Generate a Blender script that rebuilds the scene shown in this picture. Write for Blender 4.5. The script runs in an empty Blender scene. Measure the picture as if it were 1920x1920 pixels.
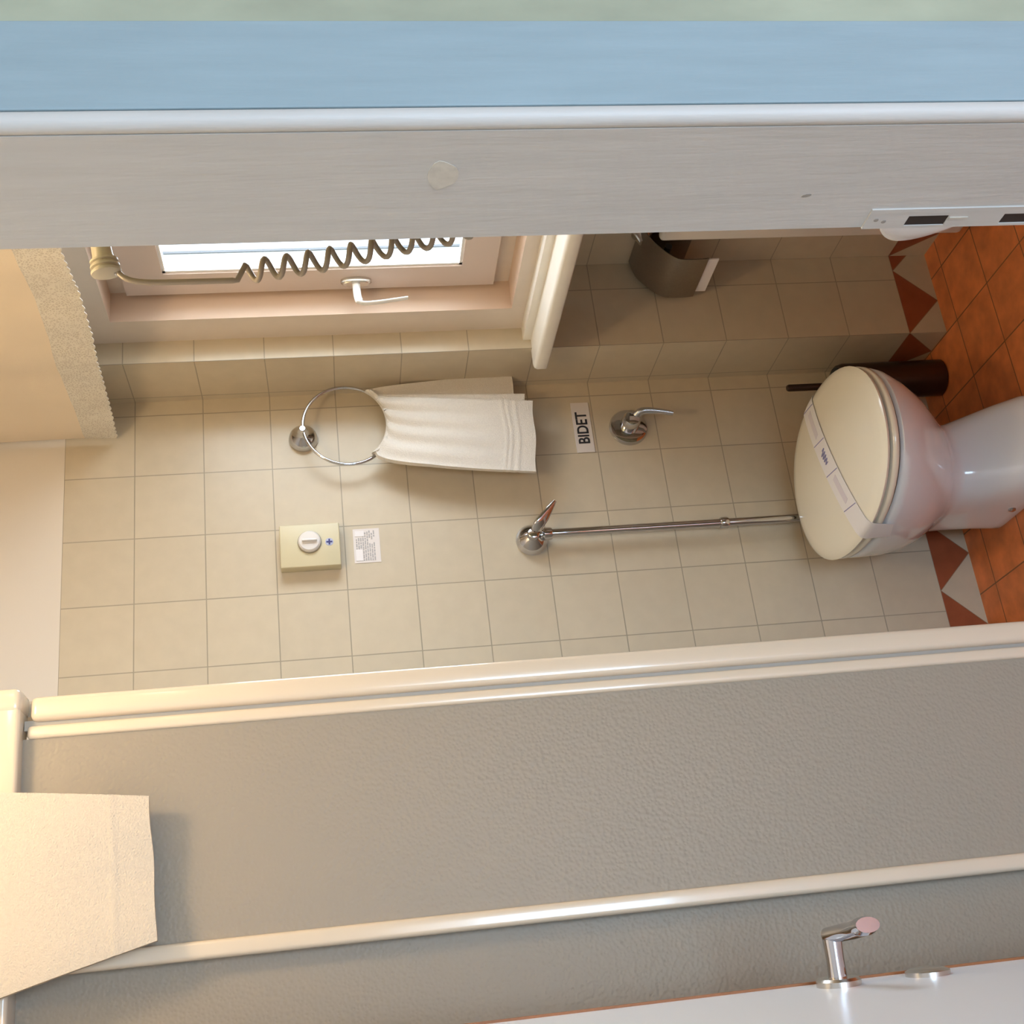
import bpy, bmesh, math, random
from mathutils import Vector, Matrix
random.seed(7)
PI = math.pi
SC = bpy.context.scene
COL = SC.collection

# ------------------------------------------------------------------ camera
# the photograph lies on its side: the room's "up" is the picture's left
Rr = (-0.11317831, -0.11276607, -0.98715474)   # picture right in the room
Rd = (-0.91305425,  0.40360956,  0.05857691)   # picture down in the room
Rf = ( 0.3918196,   0.90795547, -0.14864139)   # viewing direction
cd = bpy.data.cameras.new('camera')
cam = bpy.data.objects.new('camera', cd); COL.objects.link(cam)
CX, CY, CZ = -1.39470, -2.56174, 1.48258
cam.matrix_world = Matrix(((Rr[0], -Rd[0], -Rf[0], CX), (Rr[1], -Rd[1], -Rf[1], CY),
                           (Rr[2], -Rd[2], -Rf[2], CZ), (0, 0, 0, 1)))
cd.sensor_width = 36; cd.sensor_fit = 'HORIZONTAL'
cd.lens = 2332.0 / 1920 * 36
cd.clip_start = 0.02
SC.camera = cam

# ------------------------------------------------------------------ light
w = bpy.data.worlds.new('World'); SC.world = w; w.use_nodes = True
bgn = w.node_tree.nodes['Background']
bgn.inputs[0].default_value = (0.80, 0.90, 1.0, 1); bgn.inputs[1].default_value = 3.2
SC.view_settings.view_transform = 'Standard'; SC.view_settings.look = 'None'
SC.view_settings.exposure = 0.0; SC.view_settings.gamma = 1.0

def area(name, loc, rot, sx, sy, power, col):
    l = bpy.data.lights.new(name, 'AREA'); l.shape = 'RECTANGLE'; l.size = sx; l.size_y = sy
    l.energy = power; l.color = col
    o = bpy.data.objects.new(name, l); COL.objects.link(o); o.location = loc; o.rotation_euler = rot
    return o
# daylight through the bathroom window (window plane faces into the room, -X)
area('bathroom_window_daylight', (0.36, -0.60, 1.47), (0, math.radians(90), 0), 0.8, 0.8, 20, (0.78, 0.89, 1.0))
# daylight through the bedroom window behind the photographer
area('bedroom_window_daylight', (-1.30, -4.5, 0.68), (math.radians(92), 0, 0), 1.5, 1.1, 72, (0.50, 0.74, 1.0))
LAMP = (-0.46, -1.55, 1.97)      # globe over the mirror
LAMP_E = 30.0
LAMP2 = (-0.76, -1.36, 2.30)     # ceiling globe
LAMP2_E = 68.0

# ------------------------------------------------------------------ materials
def nm(name):
    m = bpy.data.materials.new(name); m.use_nodes = True
    nt = m.node_tree
    return m, nt, nt.nodes['Principled BSDF']
def plain(name, col, rough=0.5, metal=0.0, noise=0.0, nscale=20, bump=0.0, bscale=200, coat=0.0, stretch=None):
    m, nt, b = nm(name)
    b.inputs['Base Color'].default_value = (*col, 1); b.inputs['Roughness'].default_value = rough
    b.inputs['Metallic'].default_value = metal
    if coat: b.inputs['Coat Weight'].default_value = coat; b.inputs['Coat Roughness'].default_value = 0.08
    N = nt.nodes; L = nt.links
    if noise or bump:
        g = N.new('ShaderNodeNewGeometry'); mp = N.new('ShaderNodeMapping')
        L.new(g.outputs['Position'], mp.inputs[0])
        if stretch: mp.inputs['Scale'].default_value = stretch
    if noise:
        n = N.new('ShaderNodeTexNoise'); n.inputs['Scale'].default_value = nscale; n.inputs['Detail'].default_value = 5
        L.new(mp.outputs[0], n.inputs['Vector'])
        r = N.new('ShaderNodeMapRange'); r.inputs[1].default_value = 0.3; r.inputs[2].default_value = 0.7
        r.inputs[3].default_value = 1 - noise; r.inputs[4].default_value = 1 + noise
        L.new(n.outputs['Fac'], r.inputs[0])
        v = N.new('ShaderNodeVectorMath'); v.operation = 'SCALE'; v.inputs[0].default_value = col
        L.new(r.outputs[0], v.inputs['Scale']); L.new(v.outputs[0], b.inputs['Base Color'])
    if bump:
        n2 = N.new('ShaderNodeTexNoise'); n2.inputs['Scale'].default_value = bscale; n2.inputs['Detail'].default_value = 3
        L.new(mp.outputs[0], n2.inputs['Vector'])
        bp = N.new('ShaderNodeBump'); bp.inputs['Strength'].default_value = bump; bp.inputs['Distance'].default_value = 0.002
        L.new(n2.outputs['Fac'], bp.inputs['Height']); L.new(bp.outputs[0], b.inputs['Normal'])
    return m

def mth(nt, op, a, b=None, c=None):
    n = nt.nodes.new('ShaderNodeMath'); n.operation = op
    for i, v in enumerate((a, b, c)):
        if v is None: continue
        if hasattr(v, 'is_output'): nt.links.new(v, n.inputs[i])
        else: n.inputs[i].default_value = v
    return n.outputs[0]
def mixc(nt, f, a, b):
    n = nt.nodes.new('ShaderNodeMix'); n.data_type = 'RGBA'
    for i, v in ((0, f), (6, a), (7, b)):
        if hasattr(v, 'is_output'): nt.links.new(v, n.inputs[i])
        else: n.inputs[i].default_value = v if i == 0 else (*v, 1)
    return n.outputs[2]
T = 0.15; Z12 = 0.093
TILE = (0.575, 0.495, 0.368)
def tile_mat(name, axis, off, tri_off):
    """15 cm wall tiles in world space, triangle border along the floor, painted plaster above the tiling"""
    m, nt, b = nm(name)
    g = nt.nodes.new('ShaderNodeNewGeometry'); s = nt.nodes.new('ShaderNodeSeparateXYZ')
    nt.links.new(g.outputs['Position'], s.inputs[0])
    u = s.outputs[axis]; z = s.outputs[2]
    fu = mth(nt, 'FRACT', mth(nt, 'DIVIDE', mth(nt, 'SUBTRACT', u, off), T))
    fz = mth(nt, 'FRACT', mth(nt, 'DIVIDE', mth(nt, 'SUBTRACT', z, Z12), T))
    du = mth(nt, 'ABSOLUTE', mth(nt, 'SUBTRACT', fu, 0.5)); dz = mth(nt, 'ABSOLUTE', mth(nt, 'SUBTRACT', fz, 0.5))
    gr = mth(nt, 'GREATER_THAN', mth(nt, 'MAXIMUM', du, dz), 0.5 - 0.0012 / T)
    cu = mth(nt, 'FLOOR', mth(nt, 'DIVIDE', mth(nt, 'SUBTRACT', u, off), T)); cz = mth(nt, 'FLOOR', mth(nt, 'DIVIDE', mth(nt, 'SUBTRACT', z, Z12), T))
    cb = nt.nodes.new('ShaderNodeCombineXYZ'); nt.links.new(cu, cb.inputs[0]); nt.links.new(cz, cb.inputs[1])
    wn = nt.nodes.new('ShaderNodeTexWhiteNoise'); nt.links.new(cb.outputs[0], wn.inputs['Vector'])
    no = nt.nodes.new('ShaderNodeTexNoise'); no.inputs['Scale'].default_value = 28; no.inputs['Detail'].default_value = 6
    nt.links.new(g.outputs['Position'], no.inputs['Vector'])
    k = mth(nt, 'MULTIPLY_ADD', no.outputs['Fac'], 0.16, 0.92)
    k = mth(nt, 'MULTIPLY_ADD', wn.outputs['Value'], 0.035, mth(nt, 'SUBTRACT', k, 0.017))
    sc = nt.nodes.new('ShaderNodeVectorMath'); sc.operation = 'SCALE'; sc.inputs[0].default_value = TILE
    nt.links.new(k, sc.inputs['Scale'])
    colt = mixc(nt, gr, sc.outputs[0], (0.36, 0.31, 0.23))
    P = 0.176
    w1 = mth(nt, 'MULTIPLY', mth(nt, 'ABSOLUTE', mth(nt, 'SUBTRACT', mth(nt, 'FRACT', mth(nt, 'ADD', mth(nt, 'DIVIDE', mth(nt, 'SUBTRACT', u, tri_off), P), 0.5)), 0.5)), 2.0)
    e = mth(nt, 'SUBTRACT', mth(nt, 'SUBTRACT', 1.0, w1), mth(nt, 'DIVIDE', z, Z12))   # >0 beige triangle
    red = mth(nt, 'LESS_THAN', e, 0.0)
    n2 = mth(nt, 'MULTIPLY_ADD', no.outputs['Fac'], 0.5, 0.75)
    rs = nt.nodes.new('ShaderNodeVectorMath'); rs.operation = 'SCALE'; rs.inputs[0].default_value = (0.31, 0.085, 0.035); nt.links.new(n2, rs.inputs['Scale'])
    cbrd = mixc(nt, red, sc.outputs[0], rs.outputs[0])
    ln = mth(nt, 'LESS_THAN', mth(nt, 'ABSOLUTE', e), 0.02)
    cbrd = mixc(nt, mth(nt, 'MULTIPLY', ln, 0.55), cbrd, (0.2, 0.1, 0.05))
    isb = mth(nt, 'LESS_THAN', z, Z12)
    col = mixc(nt, isb, colt, cbrd)
    up = mth(nt, 'GREATER_THAN', z, 2.043)
    col = mixc(nt, up, col, (0.72, 0.65, 0.56))
    nt.links.new(col, b.inputs['Base Color'])
    nt.links.new(mth(nt, 'MULTIPLY_ADD', up, 0.4, 0.33), b.inputs['Roughness'])
    bp = nt.nodes.new('ShaderNodeBump'); bp.inputs['Strength'].default_value = 0.5; bp.inputs['Distance'].default_value = 0.0015
    nt.links.new(mth(nt, 'SUBTRACT', mth(nt, 'MULTIPLY', no.outputs['Fac'], 0.3), mth(nt, 'MULTIPLY', gr, mth(nt, 'SUBTRACT', 1.0, up))), bp.inputs['Height'])
    nt.links.new(bp.outputs[0], b.inputs['Normal'])
    return m
def floor_mat():
    m, nt, b = nm('terracotta_floor')
    g = nt.nodes.new('ShaderNodeNewGeometry'); s = nt.nodes.new('ShaderNodeSeparateXYZ'); nt.links.new(g.outputs['Position'], s.inputs[0])
    a = mth(nt, 'DIVIDE', mth(nt, 'SUBTRACT', s.outputs[0], 0.034), T); c = mth(nt, 'DIVIDE', mth(nt, 'ADD', s.outputs[1], 0.376), T)
    da = mth(nt, 'ABSOLUTE', mth(nt, 'SUBTRACT', mth(nt, 'FRACT', a), 0.5)); dc = mth(nt, 'ABSOLUTE', mth(nt, 'SUBTRACT', mth(nt, 'FRACT', c), 0.5))
    gr = mth(nt, 'GREATER_THAN', mth(nt, 'MAXIMUM', da, dc), 0.5 - 0.0016 / T)
    cb = nt.nodes.new('ShaderNodeCombineXYZ'); nt.links.new(mth(nt, 'FLOOR', a), cb.inputs[0]); nt.links.new(mth(nt, 'FLOOR', c), cb.inputs[1])
    wn = nt.nodes.new('ShaderNodeTexWhiteNoise'); nt.links.new(cb.outputs[0], wn.inputs['Vector'])
    no = nt.nodes.new('ShaderNodeTexNoise'); no.inputs['Scale'].default_value = 22; no.inputs['Detail'].default_value = 5
    nt.links.new(g.outputs['Position'], no.inputs['Vector'])
    k = mth(nt, 'ADD', mth(nt, 'MULTIPLY_ADD', no.outputs['Fac'], 0.9, 0.42), mth(nt, 'MULTIPLY', wn.outputs['Value'], 0.18))
    sc = nt.nodes.new('ShaderNodeVectorMath'); sc.operation = 'SCALE'; sc.inputs[0].default_value = (0.72, 0.22, 0.07); nt.links.new(k, sc.inputs['Scale'])
    nt.links.new(mixc(nt, gr, sc.outputs[0], (0.22, 0.09, 0.03)), b.inputs['Base Color'])
    b.inputs['Roughness'].default_value = 0.42
    return m
M = {}
M['tile_x'] = tile_mat('beige_tiles_back', 0, 0.0, -0.55)
M['tile_c'] = tile_mat('beige_tiles_niche', 0, 0.036, 0.036)
M['tile_y'] = tile_mat('beige_tiles_side', 1, -0.17, -0.17)
M['floor'] = floor_mat()
M['plaster'] = plain('cream_plaster', (0.78, 0.72, 0.6), 0.8, noise=0.03, nscale=6)
M['ceil'] = plain('ceiling_paint', (0.8, 0.77, 0.7), 0.9)
M['green'] = plain('green_wash_plaster', (0.37, 0.395, 0.29), 0.8, noise=0.16, nscale=14, stretch=(1, 1, 0.5))
M['blue'] = plain('light_blue_paint', (0.275, 0.365, 0.40), 0.6, noise=0.05, nscale=60, bump=0.25, bscale=160, stretch=(1, 1, 0.12))
M['jamb'] = plain('brushed_cream_paint', (0.55, 0.545, 0.515), 0.5, noise=0.035, nscale=70, bump=0.25, bscale=150, stretch=(1, 1, 0.12))
M['patch'] = plain('filler_patch', (0.58, 0.56, 0.49), 0.35, noise=0.08, nscale=120)
M['chip'] = plain('paint_chip', (0.30, 0.28, 0.25), 0.8)
M['dark'] = plain('hole_shade_black', (0.03, 0.02, 0.015), 0.9)
M['strike'] = plain('painted_strike', (0.72, 0.72, 0.72), 0.2, coat=0.6)
M['trimw'] = plain('window_trim_paint', (0.72, 0.63, 0.54), 0.45, noise=0.02, nscale=30)
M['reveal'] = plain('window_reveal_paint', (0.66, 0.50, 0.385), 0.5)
M['sash'] = plain('window_sash_paint', (0.70, 0.60, 0.55), 0.4)
M['sashedge'] = plain('window_bead_white', (0.85, 0.85, 0.83), 0.4)
M['sill'] = plain('sill_stone', (0.88, 0.84, 0.76), 0.3, noise=0.02, nscale=25, coat=0.3)
M['outer'] = plain('outer_window_white', (0.40, 0.47, 0.50), 0.7)
M['seal'] = plain('grey_seal', (0.07, 0.08, 0.09), 0.6)
M['chrome'] = plain('chrome', (0.60, 0.60, 0.63), 0.06, 1.0)
M['chrome_dull'] = plain('satin_chrome', (0.62, 0.6, 0.56), 0.25, 1.0)
M['steel'] = plain('brushed_steel', (0.36, 0.33, 0.30), 0.32, 1.0, noise=0.05, nscale=200)
M['steel_dark'] = plain('dark_bronze_steel', (0.075, 0.045, 0.035), 0.3, 0.8)
M['black'] = plain('black_rubber', (0.02, 0.02, 0.02), 0.6)
M['towel'] = plain('white_terry', (0.72, 0.67, 0.60), 0.95, noise=0.03, nscale=220, bump=0.9, bscale=420)
M['bath'] = plain('cream_terry', (0.67, 0.575, 0.455), 0.95, noise=0.03, nscale=220, bump=0.9, bscale=420)
M['curtain'] = plain('cream_cotton', (0.80, 0.69, 0.54), 0.9, noise=0.02, nscale=9, bump=0.2, bscale=900)
M['ceramic'] = plain('white_ceramic', (0.86, 0.90, 0.93), 0.12, coat=0.5)
M['seat'] = plain('ivory_seat_plastic', (0.90, 0.84, 0.70), 0.16, coat=0.4)
M['gap_shade'] = plain('seat_gap_shade', (0.16, 0.11, 0.07), 0.6)  # shade of the gaps under seat and lid, put into the colour
M['paper'] = plain('white_paper', (0.82, 0.78, 0.77), 0.85)
M['ink'] = plain('blue_ink', (0.25, 0.24, 0.42), 0.8)
M['lilac'] = plain('lilac_print', (0.70, 0.64, 0.68), 0.85)
M['blackink'] = plain('black_print', (0.02, 0.02, 0.025), 0.7)
M['greyink'] = plain('grey_print', (0.42, 0.40, 0.39), 0.8)
M['signplate'] = plain('sign_plastic', (0.72, 0.66, 0.62), 0.4)
M['boxcream'] = plain('cream_plastic', (0.60, 0.53, 0.345), 0.4)
M['knob'] = plain('clear_grey_plastic', (0.74, 0.70, 0.66), 0.15, coat=0.5)
M['knobring'] = plain('knob_ring', (0.32, 0.27, 0.18), 0.5)
M['plus'] = plain('dark_blue_print', (0.03, 0.03, 0.16), 0.6)
M['plusbg'] = plain('pale_blue_print', (0.42, 0.45, 0.60), 0.6)
M['alu'] = plain('cream_aluminium', (0.74, 0.62, 0.47), 0.22, coat=0.5)
M['alu_shade'] = plain('groove_shade_grey', (0.36, 0.34, 0.30), 0.4)
M['door'] = plain('white_gloss_paint', (0.79, 0.86, 0.95), 0.30)
M['edge_brown'] = plain('brown_door_edge', (0.30, 0.11, 0.03), 0.5, noise=0.2, nscale=40, stretch=(1, 1, 0.2))
M['rad'] = plain('radiator_enamel', (0.80, 0.76, 0.70), 0.3)
M['dryer'] = plain('beige_plastic', (0.50, 0.45, 0.34), 0.35)
M['dryer_grey'] = plain('grey_beige_plastic', (0.48, 0.45, 0.38), 0.4)
M['cord'] = plain('beige_cord', (0.30, 0.25, 0.19), 0.35)
M['tray'] = plain('shower_tray', (0.8, 0.78, 0.74), 0.2)

m, nt, b = nm('lace')
g = nt.nodes.new('ShaderNodeNewGeometry'); v = nt.nodes.new('ShaderNodeTexVoronoi'); v.inputs['Scale'].default_value = 190
v.feature = 'DISTANCE_TO_EDGE'
nz = nt.nodes.new('ShaderNodeTexNoise'); nz.inputs['Scale'].default_value = 45
nt.links.new(g.outputs['Position'], v.inputs['Vector']); nt.links.new(g.outputs['Position'], nz.inputs['Vector'])
edge = mth(nt, 'LESS_THAN', v.outputs['Distance'], mth(nt, 'MULTIPLY', nz.outputs['Fac'], 0.32))
nt.links.new(mixc(nt, edge, (0.62, 0.57, 0.49), (0.76, 0.72, 0.63)), b.inputs['Base Color'])
bp = nt.nodes.new('ShaderNodeBump'); bp.inputs['Strength'].default_value = 1; bp.inputs['Distance'].default_value = 0.002
nt.links.new(edge, bp.inputs['Height']); nt.links.new(bp.outputs[0], b.inputs['Normal']); b.inputs['Roughness'].default_value = 0.95
M['lace'] = m
m, nt, b = nm('hammered_frosted_glass')
b.inputs['Base Color'].default_value = (0.54, 0.47, 0.37, 1); b.inputs['Roughness'].default_value = 0.42
b.inputs['Transmission Weight'].default_value = 0.42; b.inputs['IOR'].default_value = 1.3
g = nt.nodes.new('ShaderNodeNewGeometry'); v = nt.nodes.new('ShaderNodeTexVoronoi'); v.inputs['Scale'].default_value = 200
v.feature = 'SMOOTH_F1'
nt.links.new(g.outputs['Position'], v.inputs['Vector'])
bp = nt.nodes.new('ShaderNodeBump'); bp.inputs['Strength'].default_value = 0.5; bp.inputs['Distance'].default_value = 0.0018
nt.links.new(v.outputs['Distance'], bp.inputs['Height']); nt.links.new(bp.outputs[0], b.inputs['Normal'])
M['frost'] = m
m, nt, b = nm('clear_glass')
nt.nodes.remove(b)
gl = nt.nodes.new('ShaderNodeBsdfGlossy'); gl.inputs['Roughness'].default_value = 0.02
tr = nt.nodes.new('ShaderNodeBsdfTransparent'); mx = nt.nodes.new('ShaderNodeMixShader'); mx.inputs[0].default_value = 0.06
nt.links.new(tr.outputs[0], mx.inputs[1]); nt.links.new(gl.outputs[0], mx.inputs[2])
nt.links.new(mx.outputs[0], nt.nodes['Material Output'].inputs[0])
M['glass'] = m

# ------------------------------------------------------------------ geometry helpers
def bx(bm, x0, x1, y0, y1, z0, z1):
    x0, x1 = min(x0, x1), max(x0, x1); y0, y1 = min(y0, y1), max(y0, y1); z0, z1 = min(z0, z1), max(z0, z1)
    vs = [bm.verts.new((x, y, z)) for x in (x0, x1) for y in (y0, y1) for z in (z0, z1)]
    for f in ((0, 1, 3, 2), (4, 6, 7, 5), (0, 4, 5, 1), (2, 3, 7, 6), (0, 2, 6, 4), (1, 5, 7, 3)):
        bm.faces.new([vs[i] for i in f])
    return bm
def boxes(*bs):
    bm = bmesh.new()
    for b_ in bs: bx(bm, *b_)
    return bm
def bevel(bm, w_, seg=3):
    bmesh.ops.bevel(bm, geom=bm.edges[:], offset=w_, segments=seg, profile=0.5, affect='EDGES')
    return bm
def loft(rings, cap0=True, cap1=True, closed=True):
    bm = bmesh.new(); R_ = [[bm.verts.new(p) for p in r] for r in rings]
    n = len(rings[0])
    for a, b_ in zip(R_, R_[1:]):
        for i in range(n if closed else n - 1):
            bm.faces.new((a[i], a[(i + 1) % n], b_[(i + 1) % n], b_[i]))
    if cap0: bm.faces.new(list(reversed(R_[0])))
    if cap1: bm.faces.new(R_[-1])
    bmesh.ops.recalc_face_normals(bm, faces=bm.faces)
    return bm
def frame_axes(d):
    d = Vector(d).normalized(); u = d.cross(Vector((0, 0, 1)))
    if u.length < 1e-3: u = Vector((1, 0, 0))
    u.normalize(); return u, d.cross(u).normalized()
def lathe(prof, origin, axis, n=40):
    """prof: list of (distance along axis, radius)"""
    o = Vector(origin); a = Vector(axis).normalized(); u, v_ = frame_axes(a)
    return loft([[o + a * t + (u * math.cos(2 * PI * i / n) + v_ * math.sin(2 * PI * i / n)) * max(r, 1e-4) for i in range(n)] for t, r in prof])
def tube(path, r, n=10, flat=None):
    pts = [Vector(p) for p in path]; rings = []
    d0 = (pts[1] - pts[0]).normalized(); u, v_ = frame_axes(d0)
    for i, p in enumerate(pts):
        d = (pts[min(i + 1, len(pts) - 1)] - pts[max(i - 1, 0)]).normalized()
        u = (u - d * u.dot(d)).normalized(); v_ = d.cross(u)
        rr = r[i] if isinstance(r, (list, tuple)) else r
        ru, rv = (rr if isinstance(rr, tuple) else (rr, rr))
        rings.append([p + u * math.cos(2 * PI * k / n) * ru + v_ * math.sin(2 * PI * k / n) * rv for k in range(n)])
    return loft(rings)
def spline(pts, k=8):
    P_ = [Vector(p) for p in pts]; out = []
    for i in range(len(P_) - 1):
        a = P_[max(i - 1, 0)]; b_ = P_[i]; c = P_[i + 1]; d = P_[min(i + 2, len(P_) - 1)]
        for j in range(k):
            t = j / k
            out.append(0.5 * ((2 * b_) + (c - a) * t + (2 * a - 5 * b_ + 4 * c - d) * t * t + (3 * b_ - a - 3 * c + d) * t ** 3))
    out.append(P_[-1]); return out
def sheet(fn, nu, nv, th, side=None):
    """closed sheet of thickness th around fn(u,v)"""
    G = [[Vector(fn(i / nu, j / nv)) for j in range(nv + 1)] for i in range(nu + 1)]
    bm = bmesh.new()
    def nrm(i, j):
        a = G[min(i + 1, nu)][j] - G[max(i - 1, 0)][j]; b_ = G[i][min(j + 1, nv)] - G[i][max(j - 1, 0)]
        n = a.cross(b_); return n.normalized() if n.length > 1e-12 else Vector((0, -1, 0))
    A = [[bm.verts.new(G[i][j] + nrm(i, j) * th / 2) for j in range(nv + 1)] for i in range(nu + 1)]
    B_ = [[bm.verts.new(G[i][j] - nrm(i, j) * th / 2) for j in range(nv + 1)] for i in range(nu + 1)]
    for i in range(nu):
        for j in range(nv):
            bm.faces.new((A[i][j], A[i + 1][j], A[i + 1][j + 1], A[i][j + 1]))
            bm.faces.new((B_[i][j], B_[i][j + 1], B_[i + 1][j + 1], B_[i + 1][j]))
    for i in range(nu):
        bm.faces.new((A[i][0], B_[i][0], B_[i + 1][0], A[i + 1][0])); bm.faces.new((A[i][nv], A[i + 1][nv], B_[i + 1][nv], B_[i][nv]))
    for j in range(nv):
        bm.faces.new((A[0][j], A[0][j + 1], B_[0][j + 1], B_[0][j])); bm.faces.new((A[nu][j], B_[nu][j], B_[nu][j + 1], A[nu][j + 1]))
    bmesh.ops.recalc_face_normals(bm, faces=bm.faces)
    return bm
def prism(poly, axis, a0, a1):
    """poly of 2D points extruded along axis 0/1/2"""
    def P3(p, a):
        l = list(p); l.insert(axis, a); return l
    return loft([[P3(p, a0) for p in poly], [P3(p, a1) for p in poly]])
def obj(name, bm, mat, parent=None, smooth=False, ang=40):
    me = bpy.data.meshes.new(name); bm.to_mesh(me); bm.free()
    for mm in (mat if isinstance(mat, (list, tuple)) else [mat]): me.materials.append(mm)
    o = bpy.data.objects.new(name, me); COL.objects.link(o)
    if smooth:
        for p in me.polygons: p.use_smooth = True
        try: me.set_sharp_from_angle(angle=math.radians(ang))
        except Exception: pass
    if parent:
        o.parent = parent; o.matrix_parent_inverse = Matrix.Translation(parent.location).inverted()
    return o
def thing(name, label, cat, loc):
    o = bpy.data.objects.new(name, None); COL.objects.link(o); o.location = loc
    o.empty_display_size = 0.05; o['label'] = label; o['category'] = cat
    return o
def tag(o, label, cat):
    o['label'] = label; o['category'] = cat; return o
def struct(o, label=None, cat=None):
    o['kind'] = 'structure'
    if label: o['label'] = label
    if cat: o['category'] = cat
    return o

# ================================================================== SETTING
HZ = 2.45
XB = 0.036       # side wall
XD = 0.255       # back of the niche under the window
YC = -0.17       # end wall of the niche
YP0, YP1 = -1.8175, -1.674     # partition with the doorway
XJ = -0.75       # right door jamb face
XJL = -1.475     # left door jamb face
struct(obj('wall_back', boxes((-1.85, 0.036, 0, 0.12, 0, HZ)), M['tile_x']), 'beige square tiled bathroom wall behind the toilet', 'wall')
XO = 0.31        # outer face of the outside wall
def side_wall(name, label, *bs):
    o = obj(name, boxes(*bs), [M['tile_y'], M['tile_c'], M['plaster']]); struct(o, label, 'wall')
    for p in o.data.polygons:
        if abs(p.normal.y) > 0.9: p.material_index = 1
        elif abs(p.normal.x) < 0.5: p.material_index = 2
side_wall('wall_corner', 'tiled corner pier between the toilet wall and the window recess', (XB, XO, YC, 0.12, 0, HZ))
side_wall('wall_niche', 'tiled back of the niche below the window sill', (XD, XO, -0.98, YC, 0, 0.985))
side_wall('wall_above_window', 'wall above the bathroom window', (XB, XO, -0.98, YC, 1.985, HZ))
side_wall('wall_right', 'tiled side wall between window and doorway', (XB, XO, YP1, -0.98, 0, HZ))
struct(obj('wall_left', boxes((-1.85, -1.75, YP1, 0, 0, HZ)), M['tile_y']), 'tiled wall at the back of the shower', 'wall')
struct(obj('ceiling', boxes((-1.85, XO, YP0, 0.12, HZ, HZ + 0.1)), M['ceil']), 'white bathroom ceiling', 'ceiling')
struct(obj('floor', boxes((-3.2, XO, -1.9, 0.12, -0.1, 0), (-3.2, 1.0, -4.6, -1.9, -0.1, 0)), M['floor']), 'terracotta square tiled floor', 'floor')
# partition with doorway
bm = bmesh.new()
bx(bm, XJ + 0.012, XO, YP0 + 0.012, YP1, 0, HZ); bx(bm, -3.2, XJL - 0.012, YP0 + 0.012, YP1, 0, HZ); bx(bm, XJL - 0.012, XJ + 0.012, YP0 + 0.012, YP1, 2.12, HZ)
bx(bm, XO, 1.0, YP0 + 0.012, YP1, 0, HZ)
struct(obj('wall_front', bm, M['green']), 'green washed plaster wall around the bathroom doorway', 'wall')
# right jamb lining with bead, left jamb, head
bm = boxes((XJ, XJ + 0.012, YP0 + 0.008, YP1, 0, 2.12))
o = obj('trim_1', bm, M['jamb']); struct(o, 'greyish cream painted right door jamb', 'door jamb')
bead = lathe([(0, 0.0082), (2.12, 0.0082)], (XJ + 0.0078, YP0 + 0.003, 0), (0, 0, 1), 20)
ob = obj('bead_moulding', bead, M['jamb'], o, True)
# filler patch and paint chip on the jamb, strike plate with the dark of its holes painted in
pp = [(-1.758 + 0.0165 * math.cos(a) * (1 + 0.13 * math.sin(3 * a)), 1.373 + 0.0125 * math.sin(a)) for a in [2 * PI * i / 20 for i in range(20)]]
obj('filler_patch', prism(pp, 0, XJ - 0.0006, XJ + 0.002), M['patch'], o)
pp = [(-1.7215 + 0.0022 * math.cos(a), 1.054 + 0.004 * math.sin(a) + 0.002 * math.cos(a)) for a in [2 * PI * i / 10 for i in range(10)]]
obj('paint_chip', prism(pp, 0, XJ - 0.0004, XJ + 0.002), M['chip'], o)
bm = bmesh.new()   # flat plate made of strips around the two holes
xp0, xp1 = XJ - 0.0016, XJ + 0.001
yh0, yh1 = -1.6905, -1.6765
for (z0, z1, ya, yb) in ((0.805, 0.825, -1.7, yh0 - 0), (0.947, 0.985, -1.7, YP1 + 0.002)):
    pass
bx(bm, xp0, xp1, -1.7005, yh0, 0.80, 0.985)
bx(bm, xp0, xp1, yh1, YP1 + 0.001, 0.80, 0.985)
bx(bm, xp0, xp1, yh0, yh1, 0.946, 0.985); bx(bm, xp0, xp1, yh0, yh1, 0.853, 0.907); bx(bm, xp0, xp1, yh0, yh1, 0.80, 0.818)
sp = obj('strike_plate', bm, M['jamb'], o)
obj('latch_hole_shade', boxes((XJ - 0.0006, XJ + 0.001, yh0, yh1, 0.907, 0.946)), M['dark'], sp)  # thin black panel on the solid jamb, painting the shade inside the hole
obj('bolt_hole_shade', boxes((XJ - 0.0006, XJ + 0.001, yh0, yh1, 0.818, 0.853)), M['dark'], sp)
def lipf(u, v_):
    z = 0.893 + 0.075 * u
    dpt = 0.036 * math.sin(PI * min(1, u * 1.0)) ** 0.9 * v_
    return (XJ - 0.0006 - 0.0 + 0.010 * (v_ ** 2) * math.sin(PI * u), YP1 - 0.001 + dpt, z)
obj('strike_lip', sheet(lipf, 24, 8, 0.0015), M['strike'], sp, True)
for (dy, dz) in ((-1.6835, 0.968), (-1.686, 0.976)):
    obj('screw', lathe([(-0.0004, 0.0025), (0.0008, 0.0022), (0.001, 0.0004)], (XJ - 0.0012, dy, dz), (-1, 0, 0), 12), M['chip'], sp)
obj('latch_spring', boxes((XJ - 0.0024, XJ - 0.0008, -1.688, -1.6855, 0.888, 0.906)), M['patch'], sp)
struct(obj('trim_2', boxes((XJL - 0.012, XJL, YP0 + 0.008, YP1, 0, 2.12)), M['jamb']), 'cream painted left door jamb', 'door jamb')
struct(obj('trim_3', boxes((XJL, XJ, YP0 + 0.008, YP1, 2.108, 2.12)), M['jamb']), 'cream painted head of the door frame', 'door frame')
bm = boxes((XJ + 0.0162, XJ + 0.102, YP0 - 0.002, YP0 + 0.012, 0, 2.2)); bevel(bm, 0.0012, 2)
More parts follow.
